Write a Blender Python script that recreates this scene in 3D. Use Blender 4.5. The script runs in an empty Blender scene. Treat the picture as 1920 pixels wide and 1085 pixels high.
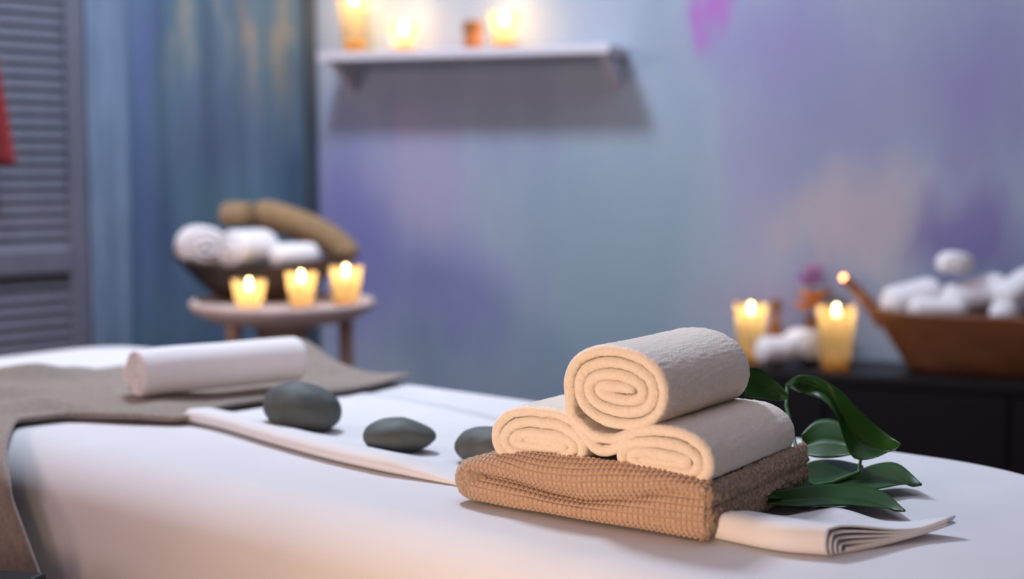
import bpy, bmesh, math, random
import numpy as np
from mathutils import Vector, Matrix, noise as mnoise

random.seed(7)
rng = np.random.default_rng(7)
SC = bpy.context.scene
COL = SC.collection
PI = math.pi
cos, sin, rad = math.cos, math.sin, math.radians

# ------------------------------------------------------------------ helpers
def link(o, parent=None):
    COL.objects.link(o)
    if parent is not None:
        o.parent = parent
    return o

def tag(o, label=None, cat=None, group=None, kind=None):
    if label: o['label'] = label
    if cat: o['category'] = cat
    if group: o['group'] = group
    if kind: o['kind'] = kind
    return o

def thing(name, label, cat, loc=(0, 0, 0), rotz=0.0, group=None):
    o = bpy.data.objects.new(name, None)
    o.empty_display_size = 0.05
    link(o)
    o.location = loc
    o.rotation_euler = (0, 0, rotz)
    return tag(o, label, cat, group)

def mesh_obj(name, verts, faces, m, parent=None, smooth=True):
    me = bpy.data.meshes.new(name)
    me.from_pydata([tuple(v) for v in verts], [], faces)
    me.validate()
    bm = bmesh.new(); bm.from_mesh(me)
    bmesh.ops.recalc_face_normals(bm, faces=bm.faces)
    bm.to_mesh(me); bm.free()
    if smooth:
        me.polygons.foreach_set('use_smooth', [True] * len(me.polygons))
    me.materials.append(m)
    o = bpy.data.objects.new(name, me)
    return link(o, parent)

def bm_obj(name, bm, m, parent=None, smooth=False):
    me = bpy.data.meshes.new(name)
    bmesh.ops.recalc_face_normals(bm, faces=bm.faces)
    bm.to_mesh(me); bm.free()
    if smooth:
        me.polygons.foreach_set('use_smooth', [True] * len(me.polygons))
    me.materials.append(m)
    o = bpy.data.objects.new(name, me)
    return link(o, parent)

def box_bm(bm, x0, x1, y0, y1, z0, z1, bev=0.0, M=None):
    r = bmesh.ops.create_cube(bm, size=1.0)
    vs = r['verts']
    for v in vs:
        v.co = Vector(((x0 + x1) / 2 + v.co.x * (x1 - x0), (y0 + y1) / 2 + v.co.y * (y1 - y0), (z0 + z1) / 2 + v.co.z * (z1 - z0)))
    if bev > 0:
        es = list({e for v in vs for e in v.link_edges})
        r2 = bmesh.ops.bevel(bm, geom=es, offset=bev, segments=3, affect='EDGES', profile=0.5)
        vs = list({v for f in r2['faces'] for v in f.verts} | {v for v in vs if v.is_valid})
    if M is not None:
        bmesh.ops.transform(bm, matrix=M, verts=vs)
    return vs

def box(name, x0, x1, y0, y1, z0, z1, m, parent=None, bev=0.0, M=None):
    bm = bmesh.new()
    box_bm(bm, x0, x1, y0, y1, z0, z1, bev, M)
    return bm_obj(name, bm, m, parent, smooth=False)

def lathe(name, prof, m, parent=None, seg=48, loc=(0, 0, 0), sx=1.0, sy=1.0, closed=False):
    vs, fs = [], []
    n = len(prof)
    for j in range(seg):
        a = 2 * PI * j / seg
        for r, z in prof:
            vs.append((loc[0] + r * cos(a) * sx, loc[1] + r * sin(a) * sy, loc[2] + z))
    for j in range(seg):
        k = (j + 1) % seg
        for i in range(n - 1 if not closed else n):
            i2 = (i + 1) % n
            fs.append((j * n + i, k * n + i, k * n + i2, j * n + i2))
    me = bpy.data.meshes.new(name)
    me.from_pydata(vs, [], fs)
    bm = bmesh.new(); bm.from_mesh(me)
    bmesh.ops.remove_doubles(bm, verts=bm.verts, dist=1e-6)
    bmesh.ops.recalc_face_normals(bm, faces=bm.faces)
    bm.to_mesh(me); bm.free()
    me.polygons.foreach_set('use_smooth', [True] * len(me.polygons))
    me.materials.append(m)
    return link(bpy.data.objects.new(name, me), parent)

def catmull(pts, n, closed=False):
    P = [np.array(p, float) for p in pts]
    N = len(P)
    out = []
    segs = N if closed else N - 1
    for i in range(segs):
        if closed:
            p0, p1, p2, p3 = P[(i - 1) % N], P[i], P[(i + 1) % N], P[(i + 2) % N]
        else:
            p1, p2 = P[i], P[i + 1]
            p0 = P[i - 1] if i > 0 else 2 * p1 - p2
            p3 = P[i + 2] if i + 2 < N else 2 * p2 - p1
        for k in range(n):
            t = k / n
            out.append(0.5 * (2 * p1 + (p2 - p0) * t + (2 * p0 - 5 * p1 + 4 * p2 - p3) * t * t + (3 * p1 - p0 - 3 * p2 + p3) * t ** 3))
    if not closed:
        out.append(P[-1])
    return np.array(out)

def resample(path, n):
    d = np.r_[0, np.cumsum(np.linalg.norm(np.diff(path, axis=0), axis=1))]
    t = np.linspace(0, d[-1], n)
    return np.stack([np.interp(t, d, path[:, i]) for i in range(path.shape[1])], 1)

def grid_faces(nu, nv, wrap_v=False, off=0):
    fs = []
    for i in range(nu - 1):
        for j in range(nv if wrap_v else nv - 1):
            j2 = (j + 1) % nv
            fs.append((off + i * nv + j, off + (i + 1) * nv + j, off + (i + 1) * nv + j2, off + i * nv + j2))
    return fs

def tube_obj(name, pts, radii, m, parent=None, seg=10):
    P = [Vector(p) for p in pts]
    vs, fs = [], []
    up = Vector((0.13, 0.21, 0.97))
    for i, p in enumerate(P):
        t = (P[min(i + 1, len(P) - 1)] - P[max(i - 1, 0)]).normalized()
        a = t.cross(up)
        if a.length < 1e-4: a = t.cross(Vector((1, 0, 0)))
        a.normalize(); b = t.cross(a)
        r = radii[i] if hasattr(radii, '__len__') else radii
        for j in range(seg):
            an = 2 * PI * j / seg
            vs.append(p + a * r * cos(an) + b * r * sin(an))
    fs = grid_faces(len(P), seg, wrap_v=True)
    fs.append(tuple(range(seg))[::-1]); n = (len(P) - 1) * seg
    fs.append(tuple(range(n, n + seg)))
    return mesh_obj(name, vs, fs, m, parent)

# ------------------------------------------------------------------ materials
def nt(name):
    m = bpy.data.materials.new(name); m.use_nodes = True
    t = m.node_tree; t.nodes.clear()
    out = t.nodes.new('ShaderNodeOutputMaterial')
    return m, t, out

def N(t, kind, **kw):
    n = t.nodes.new(kind)
    for k, v in kw.items():
        if k.startswith('i_'):
            n.inputs[k[2:].replace('_', ' ')].default_value = v
        else:
            setattr(n, k, v)
    return n

def ramp(t, stops):
    r = t.nodes.new('ShaderNodeValToRGB')
    e = r.color_ramp.elements
    while len(e) < len(stops): e.new(0.5)
    for el, (p, c) in zip(e, stops):
        el.position = p; el.color = (*c, 1) if len(c) == 3 else c
    return r

def fabric(name, col, col2=None, rough=0.95, nscale=900.0, bump=0.3, dist=0.0006, sheen=0.3, weave=None, cscale=40.0, sss=0.0):
    m, t, out = nt(name)
    L = t.links.new
    b = N(t, 'ShaderNodeBsdfPrincipled')
    b.inputs['Roughness'].default_value = rough
    b.inputs['Specular IOR Level'].default_value = 0.1
    b.inputs['Sheen Weight'].default_value = sheen
    b.inputs['Sheen Roughness'].default_value = 0.6
    tc = N(t, 'ShaderNodeTexCoord')
    if col2 is None: col2 = tuple(c * 0.9 for c in col)
    n1 = N(t, 'ShaderNodeTexNoise'); n1.inputs['Scale'].default_value = cscale; n1.inputs['Detail'].default_value = 4
    L(tc.outputs['Object'], n1.inputs['Vector'])
    r = ramp(t, [(0.35, col2), (0.65, col)])
    L(n1.outputs['Fac'], r.inputs['Fac']); L(r.outputs['Color'], b.inputs['Base Color'])
    n2 = N(t, 'ShaderNodeTexNoise'); n2.inputs['Scale'].default_value = nscale; n2.inputs['Detail'].default_value = 3
    L(tc.outputs['Object'], n2.inputs['Vector'])
    bp = N(t, 'ShaderNodeBump'); bp.inputs['Strength'].default_value = bump; bp.inputs['Distance'].default_value = dist
    h = n2.outputs['Fac']
    if weave:
        w = N(t, 'ShaderNodeTexWave'); w.inputs['Scale'].default_value = weave[0]; w.inputs['Distortion'].default_value = weave[1]
        w.bands_direction = 'DIAGONAL'
        L(tc.outputs['Object'], w.inputs['Vector'])
        mx = N(t, 'ShaderNodeMath', operation='ADD'); L(h, mx.inputs[0]); L(w.outputs['Fac'], mx.inputs[1]); h = mx.outputs[0]
    L(h, bp.inputs['Height']); L(bp.outputs['Normal'], b.inputs['Normal'])
    if sss > 0:
        b.inputs['Subsurface Weight'].default_value = sss
        b.inputs['Subsurface Radius'].default_value = (0.01, 0.006, 0.004)
        b.inputs['Subsurface Scale'].default_value = 0.5
    L(b.outputs[0], out.inputs['Surface'])
    return m

def simple(name, col, rough=0.5, spec=0.5, metal=0.0, bump=None, col2=None, cscale=8.0, coat=0.0, stretch=None):
    m, t, out = nt(name)
    L = t.links.new
    b = N(t, 'ShaderNodeBsdfPrincipled')
    b.inputs['Roughness'].default_value = rough
    b.inputs['Specular IOR Level'].default_value = spec
    b.inputs['Metallic'].default_value = metal
    b.inputs['Coat Weight'].default_value = coat
    tc = N(t, 'ShaderNodeTexCoord')
    mp = N(t, 'ShaderNodeMapping')
    L(tc.outputs['Object'], mp.inputs['Vector'])
    if stretch: mp.inputs['Scale'].default_value = stretch
    n1 = N(t, 'ShaderNodeTexNoise'); n1.inputs['Scale'].default_value = cscale; n1.inputs['Detail'].default_value = 5
    L(mp.outputs[0], n1.inputs['Vector'])
    if col2 is None: col2 = tuple(c * 0.82 for c in col)
    r = ramp(t, [(0.3, col2), (0.7, col)])
    L(n1.outputs['Fac'], r.inputs['Fac']); L(r.outputs['Color'], b.inputs['Base Color'])
    if bump:
        n2 = N(t, 'ShaderNodeTexNoise'); n2.inputs['Scale'].default_value = bump[0]; n2.inputs['Detail'].default_value = 4
        L(mp.outputs[0], n2.inputs['Vector'])
        bp = N(t, 'ShaderNodeBump'); bp.inputs['Strength'].default_value = bump[1]; bp.inputs['Distance'].default_value = bump[2]
        L(n2.outputs['Fac'], bp.inputs['Height']); L(bp.outputs['Normal'], b.inputs['Normal'])
    L(b.outputs[0], out.inputs['Surface'])
    return m

def mural(name, base, patches, nscale=2.2, streak=0.0):
    """A plaster wall painted in soft watercolour patches: patches = [(x, z, rx, rz, colour, strength)] in wall metres."""
    m, t, out = nt(name)
    L = t.links.new
    b = N(t, 'ShaderNodeBsdfPrincipled'); b.inputs['Roughness'].default_value = 0.85; b.inputs['Specular IOR Level'].default_value = 0.15
    tc = N(t, 'ShaderNodeTexCoord')
    # warp the coordinates so that no patch is a clean ellipse
    nz = N(t, 'ShaderNodeTexNoise'); nz.inputs['Scale'].default_value = 3.5; nz.inputs['Detail'].default_value = 6; nz.inputs['Roughness'].default_value = 0.6
    mpn = N(t, 'ShaderNodeMapping'); mpn.inputs['Scale'].default_value = (2.2, 1, 0.7)
    L(tc.outputs['Object'], mpn.inputs['Vector']); L(mpn.outputs[0], nz.inputs['Vector'])
    sub = N(t, 'ShaderNodeVectorMath', operation='SUBTRACT'); sub.inputs[1].default_value = (0.5, 0.5, 0.5)
    L(nz.outputs['Color'], sub.inputs[0])
    scl = N(t, 'ShaderNodeVectorMath', operation='SCALE'); scl.inputs['Scale'].default_value = 0.30
    L(sub.outputs[0], scl.inputs[0])
    add = N(t, 'ShaderNodeVectorMath', operation='ADD'); L(tc.outputs['Object'], add.inputs[0]); L(scl.outputs[0], add.inputs[1])
    c = None
    n0 = N(t, 'ShaderNodeTexNoise'); n0.inputs['Scale'].default_value = nscale; n0.inputs['Detail'].default_value = 5
    mp0 = N(t, 'ShaderNodeMapping'); mp0.inputs['Scale'].default_value = (1.8, 1, 0.6); L(tc.outputs['Object'], mp0.inputs['Vector']); L(mp0.outputs[0], n0.inputs['Vector'])
    r0 = ramp(t, [(0.35, base[0]), (0.5, base[1]), (0.65, base[2])])
    L(n0.outputs['Fac'], r0.inputs['Fac']); c = r0.outputs['Color']
    for (x, z, rx, rz, colr, st) in patches:
        mp = N(t, 'ShaderNodeMapping')
        mp.inputs['Location'].default_value = (-x / rx, 0, -z / rz); mp.inputs['Scale'].default_value = (1 / rx, 0, 1 / rz)
        L(add.outputs[0], mp.inputs['Vector'])
        ln = N(t, 'ShaderNodeVectorMath', operation='LENGTH'); L(mp.outputs[0], ln.inputs[0])
        mr = N(t, 'ShaderNodeMapRange', interpolation_type='SMOOTHSTEP'); mr.inputs['From Min'].default_value = 0.15; mr.inputs['From Max'].default_value = 1.0
        mr.inputs['To Min'].default_value = st; mr.inputs['To Max'].default_value = 0.0
        L(ln.outputs['Value'], mr.inputs['Value'])
        mx = N(t, 'ShaderNodeMix', data_type='RGBA'); L(mr.outputs[0], mx.inputs['Factor']); L(c, mx.inputs['A']); mx.inputs['B'].default_value = (*colr, 1)
        c = mx.outputs['Result']
    if streak > 0:
        ns = N(t, 'ShaderNodeTexNoise'); ns.inputs['Scale'].default_value = 1.0; ns.inputs['Detail'].default_value = 6
        ms = N(t, 'ShaderNodeMapping'); ms.inputs['Scale'].default_value = (14, 1, 0.7); L(tc.outputs['Object'], ms.inputs['Vector']); L(ms.outputs[0], ns.inputs['Vector'])
        rs = ramp(t, [(0.35, (1 - streak,) * 3), (0.65, (1 + streak * 0.3,) * 3)])
        L(ns.outputs['Fac'], rs.inputs['Fac'])
        mm = N(t, 'ShaderNodeMix', data_type='RGBA', blend_type='MULTIPLY'); mm.inputs['Factor'].default_value = 1.0
        L(c, mm.inputs['A']); L(rs.outputs['Color'], mm.inputs['B']); c = mm.outputs['Result']
    L(c, b.inputs['Base Color'])
    nb = N(t, 'ShaderNodeTexNoise'); nb.inputs['Scale'].default_value = 60; L(tc.outputs['Object'], nb.inputs['Vector'])
    bp = N(t, 'ShaderNodeBump'); bp.inputs['Strength'].default_value = 0.15; bp.inputs['Distance'].default_value = 0.002
    L(nb.outputs['Fac'], bp.inputs['Height']); L(bp.outputs['Normal'], b.inputs['Normal'])
    L(b.outputs[0], out.inputs['Surface'])
    return m

def cup_mat(name='frosted_glass', mix=0.66):
    """Frosted candle glass: lets some light straight through, scatters the rest."""
    m, t, out = nt(name); L = t.links.new
    tr = N(t, 'ShaderNodeBsdfTransparent'); tr.inputs['Color'].default_value = (1.0, 0.93, 0.78, 1)
    tl = N(t, 'ShaderNodeBsdfTranslucent'); tl.inputs['Color'].default_value = (0.96, 0.74, 0.40, 1)
    gl = N(t, 'ShaderNodeBsdfGlossy'); gl.inputs['Roughness'].default_value = 0.15; gl.inputs['Color'].default_value = (0.9, 0.9, 0.9, 1)
    fr = N(t, 'ShaderNodeFresnel'); fr.inputs['IOR'].default_value = 1.35
    m1 = N(t, 'ShaderNodeMixShader'); m1.inputs[0].default_value = mix
    L(tr.outputs[0], m1.inputs[1]); L(tl.outputs[0], m1.inputs[2])
    m2 = N(t, 'ShaderNodeMixShader'); L(fr.outputs[0], m2.inputs[0]); L(m1.outputs[0], m2.inputs[1]); L(gl.outputs[0], m2.inputs[2])
    L(m2.outputs[0], out.inputs['Surface'])
    return m

def wax_mat():
    m, t, out = nt('candle_wax'); L = t.links.new
    d = N(t, 'ShaderNodeBsdfDiffuse'); d.inputs['Color'].default_value = (0.9, 0.78, 0.5, 1)
    tl = N(t, 'ShaderNodeBsdfTranslucent'); tl.inputs['Color'].default_value = (0.95, 0.72, 0.36, 1)
    mx = N(t, 'ShaderNodeMixShader'); mx.inputs[0].default_value = 0.5
    L(d.outputs[0], mx.inputs[1]); L(tl.outputs[0], mx.inputs[2]); L(mx.outputs[0], out.inputs['Surface'])
    return m

def emit(name, col, s):
    m, t, out = nt(name)
    e = N(t, 'ShaderNodeEmission'); e.inputs['Color'].default_value = (*col, 1); e.inputs['Strength'].default_value = s
    t.links.new(e.outputs[0], out.inputs['Surface'])
    return m

MAT = dict(
    sheet=fabric('white_sheet_cotton', (0.66, 0.66, 0.68), (0.64, 0.64, 0.66), nscale=1100, bump=0.22, dist=0.0005, sheen=0.08, cscale=12),
    runner=fabric('white_linen', (0.70, 0.70, 0.71), (0.68, 0.68, 0.69), nscale=1500, bump=0.15, dist=0.0003, sheen=0.1, cscale=20),
    terry=fabric('cream_terry', (0.83, 0.755, 0.65), (0.79, 0.70, 0.585), nscale=620, bump=0.8, dist=0.0013, sheen=0.35, cscale=300),
    towel=fabric('white_towelling', (0.78, 0.77, 0.79), (0.75, 0.74, 0.76), nscale=500, bump=0.5, dist=0.001, sheen=0.3, cscale=200),
    waffle=fabric('brown_waffle_cotton', (0.50, 0.355, 0.26), (0.43, 0.30, 0.215), nscale=1300, bump=0.5, dist=0.0006, sheen=0.2, cscale=220),
    bterry=fabric('brown_terry', (0.47, 0.34, 0.23), (0.28, 0.19, 0.12), nscale=420, bump=0.9, dist=0.002, sheen=0.25, cscale=330),
    throw=fabric('taupe_throw_wool', (0.27, 0.225, 0.19), (0.20, 0.165, 0.135), nscale=500, bump=0.7, dist=0.0012, sheen=0.3, cscale=160),
    tan=fabric('tan_towelling', (0.30, 0.20, 0.10), (0.24, 0.16, 0.08), nscale=400, bump=0.5, dist=0.001, sheen=0.2),
    stone=simple('basalt', (0.085, 0.10, 0.10), 0.62, 0.35, bump=(160, 0.25, 0.0008), col2=(0.055, 0.068, 0.07), cscale=40),
    leaf=simple('glossy_leaf', (0.016, 0.068, 0.006), 0.36, 0.16, bump=(60, 0.12, 0.001), col2=(0.009, 0.042, 0.005), cscale=18),
    stem=simple('plant_stem', (0.06, 0.17, 0.05), 0.45, 0.4),
    glass=cup_mat(), clear=cup_mat('clear_glass', 0.16), wax=wax_mat(),
    wick=simple('charred_wick', (0.02, 0.015, 0.01), 0.9, 0.1),
    flame=emit('candle_flame', (1.0, 0.72, 0.34), 55.0),
    darkwood=simple('dark_bowl_wood', (0.035, 0.022, 0.014), 0.45, 0.4, col2=(0.02, 0.012, 0.008), cscale=12, stretch=(1, 6, 1)),
    redwood=simple('reddish_bowl_wood', (0.20, 0.075, 0.028), 0.38, 0.5, col2=(0.13, 0.045, 0.018), cscale=10, stretch=(1, 6, 6)),
    tablewood=simple('bleached_wood', (0.62, 0.50, 0.47), 0.6, 0.3, col2=(0.52, 0.41, 0.38), cscale=10, stretch=(1, 8, 1)),
    legwood=simple('warm_leg_wood', (0.40, 0.27, 0.21), 0.6, 0.3, col2=(0.32, 0.21, 0.16), cscale=12, stretch=(4, 4, .6)),
    black=simple('black_lacquer', (0.008, 0.008, 0.009), 0.38, 0.25, col2=(0.006, 0.006, 0.007), cscale=5),
    shelf=simple('white_painted_board', (0.62, 0.62, 0.68), 0.55, 0.3, col2=(0.56, 0.56, 0.62), cscale=6),
    door=simple('slate_painted_wood', (0.145, 0.155, 0.205), 0.6, 0.3, col2=(0.125, 0.135, 0.18), cscale=5, stretch=(6, 6, 1)),
    post=simple('weathered_blue_paint', (0.18, 0.27, 0.38), 0.65, 0.3, col2=(0.12, 0.18, 0.28), cscale=7, stretch=(6, 6, .8)),
    red=fabric('red_cloth', (0.26, 0.02, 0.03), (0.20, 0.015, 0.02), nscale=600, bump=0.3),
    amber=simple('amber_wood', (0.36, 0.13, 0.04), 0.35, 0.5, col2=(0.26, 0.09, 0.03), cscale=14),
    cork=simple('brown_cork', (0.25, 0.12, 0.05), 0.8, 0.2),
    orange=simple('orange_petal', (0.75, 0.28, 0.04), 0.6, 0.2, col2=(0.6, 0.2, 0.03), cscale=60),
    purple=simple('purple_petal', (0.22, 0.10, 0.38), 0.6, 0.2, col2=(0.36, 0.16, 0.40), cscale=60),
    ceramic=simple('pale_ceramic', (0.62, 0.58, 0.55), 0.3, 0.5),
    floor=simple('floorboards', (0.20, 0.12, 0.07), 0.45, 0.4, col2=(0.13, 0.075, 0.045), cscale=4, stretch=(1, 9, 1)),
    ceil=simple('ceiling_paint', (0.7, 0.7, 0.75), 0.9, 0.1),
    plain=simple('plain_plaster', (0.42, 0.36, 0.38), 0.9, 0.1),
    metal=simple('bronze_metal', (0.20, 0.15, 0.10), 0.35, 0.5, metal=1.0),
    lampshade=emit('lamp_glow', (1.0, 0.55, 0.25), 3.0),
)

# ------------------------------------------------------------------ room shell
CX, CY = -0.541, 3.9                     # the corner between the two visible walls
RD = Vector((0.934, -0.358, 0)).normalized()     # along the right wall, away from the corner
RN = Vector((-0.358, -0.934, 0)).normalized()    # into the room from the right wall
LD = Vector((-0.7071, -0.7071, 0))               # along the left wall, away from the corner
LN = Vector((0.7071, -0.7071, 0))
CEIL = 2.6

def wall(name, p0, p1, m, thick=0.08):
    """A wall slab from p0 to p1; its local x runs along it from p0, the slab lies on the left of p0 -> p1."""
    d = Vector((p1[0] - p0[0], p1[1] - p0[1], 0)); ln = d.length
    bm = bmesh.new()
    box_bm(bm, 0, ln, 0, thick, 0, CEIL)
    o = bm_obj(name, bm, m)
    o.location = (p0[0], p0[1], 0); o.rotation_euler = (0, 0, math.atan2(d.y, d.x))
    return tag(o, kind='structure')

LE = (CX + LD.x * 3.4, CY + LD.y * 3.4)
RE = (CX + RD.x * 4.2, CY + RD.y * 4.2)
BL = (LE[0], -1.9); BR = (RE[0], -1.9)

MURAL_R = mural('mural_right', ((0.27, 0.33, 0.45), (0.30, 0.38, 0.48), (0.33, 0.40, 0.50)), [
    # x along the wall, height, half width, half height, colour, strength
    (0.12, 0.86, 0.26, 0.46, (0.19, 0.19, 0.47), 0.85),
    (0.34, 1.03, 0.20, 0.30, (0.36, 0.33, 0.52), 0.7),
    (0.42, 0.72, 0.30, 0.22, (0.22, 0.21, 0.48), 0.6),
    (0.85, 0.80, 0.42, 0.50, (0.24, 0.35, 0.43), 0.8),
    (1.22, 1.35, 0.26, 0.16, (0.28, 0.24, 0.50), 0.55),
    (1.22, 1.02, 0.14, 0.45, (0.30, 0.29, 0.48), 0.5),
    (1.085, 1.45, 0.050, 0.16, (0.40, 0.14, 0.50), 0.85),
    (1.45, 1.22, 0.40, 0.40, (0.25, 0.24, 0.42), 0.65),
    (1.45, 0.92, 0.34, 0.17, (0.44, 0.39, 0.42), 0.75),
    (1.72, 0.88, 0.22, 0.17, (0.16, 0.14, 0.32), 0.85),
    (1.75, 1.22, 0.20, 0.50, (0.21, 0.19, 0.40), 0.6),
    (1.32, 0.72, 0.30, 0.12, (0.34, 0.31, 0.46), 0.6),
])
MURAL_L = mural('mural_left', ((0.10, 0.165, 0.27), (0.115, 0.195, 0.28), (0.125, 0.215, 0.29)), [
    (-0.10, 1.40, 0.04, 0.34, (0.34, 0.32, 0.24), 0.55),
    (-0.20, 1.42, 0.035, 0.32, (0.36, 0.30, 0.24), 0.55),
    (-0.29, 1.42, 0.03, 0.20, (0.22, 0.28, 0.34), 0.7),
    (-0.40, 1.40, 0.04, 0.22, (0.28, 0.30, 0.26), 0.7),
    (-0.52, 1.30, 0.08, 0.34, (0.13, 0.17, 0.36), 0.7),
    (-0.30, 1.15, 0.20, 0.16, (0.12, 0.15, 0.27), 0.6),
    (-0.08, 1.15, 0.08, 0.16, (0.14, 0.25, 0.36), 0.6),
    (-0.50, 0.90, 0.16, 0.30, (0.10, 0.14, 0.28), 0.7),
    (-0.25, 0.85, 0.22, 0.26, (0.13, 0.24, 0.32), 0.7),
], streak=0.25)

wall('wall_right', (CX, CY), RE, MURAL_R)
# the left wall: local x runs from its far left end towards the corner; the corner is local 0 of its texture
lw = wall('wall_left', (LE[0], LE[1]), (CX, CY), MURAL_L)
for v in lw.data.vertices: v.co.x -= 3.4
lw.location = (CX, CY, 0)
wall('wall_side', BL, LE, MAT['plain'])
wall('wall_back', BR, BL, MAT['plain'])
wall('wall_far', RE, BR, MAT['plain'])
fl = box('floor', -3.4, 3.8, -2.1, 4.4, -0.08, 0.0, MAT['floor']); tag(fl, kind='structure')
ce = box('ceiling', -3.4, 3.8, -2.1, 4.4, CEIL, CEIL + 0.08, MAT['ceil']); tag(ce, kind='structure')

# dark strip in the corner between the two walls
def wall_frame(origin, d):
    return Matrix.Translation(Vector((origin[0], origin[1], 0))) @ Matrix.Rotation(math.atan2(d.y, d.x), 4, 'Z')
ML = wall_frame((CX, CY), -LD)     # local x towards the corner along the left wall (negative = away), y = outwards
MR = wall_frame((CX, CY), RD)      # local x along the right wall, y = outwards
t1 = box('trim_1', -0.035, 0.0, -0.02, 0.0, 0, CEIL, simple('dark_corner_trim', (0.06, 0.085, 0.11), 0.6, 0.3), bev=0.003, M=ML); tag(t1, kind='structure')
t2 = box('trim_2', -0.694, -0.587, -0.045, -0.001, 0, 2.3, MAT['post'], bev=0.006, M=ML); tag(t2, kind='structure')

# louvred door on the left wall
dr = tag(bpy.data.objects.new('door_1', None), kind='structure'); link(dr)
dr.matrix_world = ML
box('stile', -0.745, -0.697, -0.040, -0.003, 0.02, 2.25, MAT['door'], dr, bev=0.004)
box('stile', -1.30, -1.25, -0.040, -0.003, 0.02, 2.25, MAT['door'], dr, bev=0.004)
for z0, z1 in ((0.02, 0.14), (0.80, 0.862), (2.15, 2.25)):
    box('rail', -1.25, -0.745, -0.046, -0.004, z0, z1, MAT['door'], dr, bev=0.008)
for z0, z1 in ((0.14, 0.80), (0.862, 2.15)):
    bm = bmesh.new()
    n = int((z1 - z0) / 0.0287)
    for i in range(n + 1):
        z = z0 + 0.010 + i * 0.0287
        if z > z1 - 0.004: break
        M = Matrix.Translation((0, -0.024, z)) @ Matrix.Rotation(rad(66), 4, 'X')
        box_bm(bm, -1.252, -0.743, -0.0150, 0.0150, -0.0022, 0.0022, 0.0, M)
    bm_obj('slats', bm, MAT['door'], dr)
box('door_backing', -1.25, -0.745, -0.0035, -0.001, 0.1, 2.2, simple('dark_slate', (0.05, 0.055, 0.075), 0.7, 0.2), dr)

# ------------------------------------------------------------------ massage table, sheet
A40 = rad(-40)
def UV(u, v, z=0.0):           # along the table, across the table -> world
    return Vector((u * cos(A40) - v * sin(A40), u * sin(A40) + v * cos(A40), z))
TOP = 0.72
U0, U1, V0, V1 = -2.36, -0.34, 0.90, 1.635

def rrect(u0, u1, v0, v1, rs, n=28):
    """Rounded rectangle with its own radius at each corner (u1v1, u0v1, u0v0, u1v0), with outward normals."""
    pts, nrm = [], []
    cs = [(u1, v1, 0, rs[0]), (u0, v1, 90, rs[1]), (u0, v0, 180, rs[2]), (u1, v0, 270, rs[3])]
    for (cu, cv, a0, r) in cs:
        ox = cu - r if cu == u1 else cu + r
        oy = cv - r if cv == v1 else cv + r
        for k in range(n + 1):
            a = rad(a0 + 90 * k / n)
            pts.append((ox + r * cos(a), oy + r * sin(a))); nrm.append((cos(a), sin(a)))
    P, Q = [], []
    L = len(pts)
    for i in range(L):          # subdivide the straight runs
        p, q = np.array(pts[i]), np.array(pts[(i + 1) % L])
        d = np.linalg.norm(q - p)
        k = max(1, int(d / 0.012))
        for j in range(k):
            P.append(p + (q - p) * j / k); Q.append(nrm[i])
    return np.array(P), np.array(Q)

table = thing('massage_table', 'padded massage table under the white sheet with dark frame', 'massage table', UV(-1.35, 1.27))
table.rotation_euler = (0, 0, A40)
def tloc(u, v, z): return (u + 1.35, v - 1.27, z)
P, Q = rrect(U0 + 0.012, U1 - 0.012, V0 + 0.012, V1 - 0.012, (0.33, 0.16, 0.16, 0.20))
prof = [(0.0, 0.60), (0.0, 0.665), (0.012, 0.69), (0.03, 0.705), (0.06, 0.712)]
vs = [tloc(p[0] - q[0] * i, p[1] - q[1] * i, z) for i, z in prof for p, q in zip(P, Q)]
fs = grid_faces(len(prof), len(P), wrap_v=True)
fs.append(tuple(range(len(P)))); fs.append(tuple(range((len(prof) - 1) * len(P), len(prof) * len(P))))
mesh_obj('mattress', vs, fs, MAT['sheet'], table, smooth=False)
bm = bmesh.new()
box_bm(bm, U0 + 0.10 + 1.35, U1 - 0.14 + 1.35, V0 + 0.08 - 1.27, V1 - 0.08 - 1.27, 0.53, 0.598, 0.01)
bm_obj('frame', bm, MAT['black'], table)
for u in (U0 + 0.20, U1 - 0.45):
    for v in (V0 + 0.13, V1 - 0.13):
        box('leg', u + 1.35 - .03, u + 1.35 + .03, v - 1.27 - .03, v - 1.27 + .03, 0.0, 0.53, MAT['black'], table, bev=0.006)

# the sheet: top surface rolling over the edge into a long drop with soft folds
P, Q = rrect(U0, U1, V0, V1, (0.34, 0.17, 0.17, 0.21))
s_arc = np.r_[0, np.cumsum(np.linalg.norm(np.diff(P, axis=0), axis=1))]
rings = []
RND = 0.085
for k in range(13):
    a = (PI / 2) * k / 12
    # super-ellipse rounding, flatter on top
    rings.append((RND * (1 - sin(a)) ** 1.0, TOP - RND * 0.9 * (1 - cos(a)) ** 1.0, 0.0))
for k in range(1, 26):
    rings.append((0.0, TOP - RND * 0.9 - 0.45 * k / 25, k / 25))
vs = []
for inset, z, h in rings:
    for p, q, s in zip(P, Q, s_arc):
        w = 0.0
        if h > 0:
            g = math.pow(h, 0.8)
            w = g * 0.035 * (mnoise.noise(Vector((s * 3.0, h * 0.35, 2.0))) + 0.15) + g * 0.012 * sin(s * 17 + 2.5 * mnoise.noise(Vector((s * 2, 0, 5))))
            w += 0.02 * g
        zz = z
        if h == 0 and inset > 0.02:
            zz += 0.0004 * mnoise.noise(Vector((p[0] * 5, p[1] * 5, 0)))
        vs.append(UV(p[0] - q[0] * (inset - w), p[1] - q[1] * (inset - w), zz))
nP = len(P)
fs = grid_faces(len(rings), nP, wrap_v=True)
fs.append(tuple(range(nP)))
sheet = mesh_obj('bed_sheet', vs, fs, MAT['sheet'], None)
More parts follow.
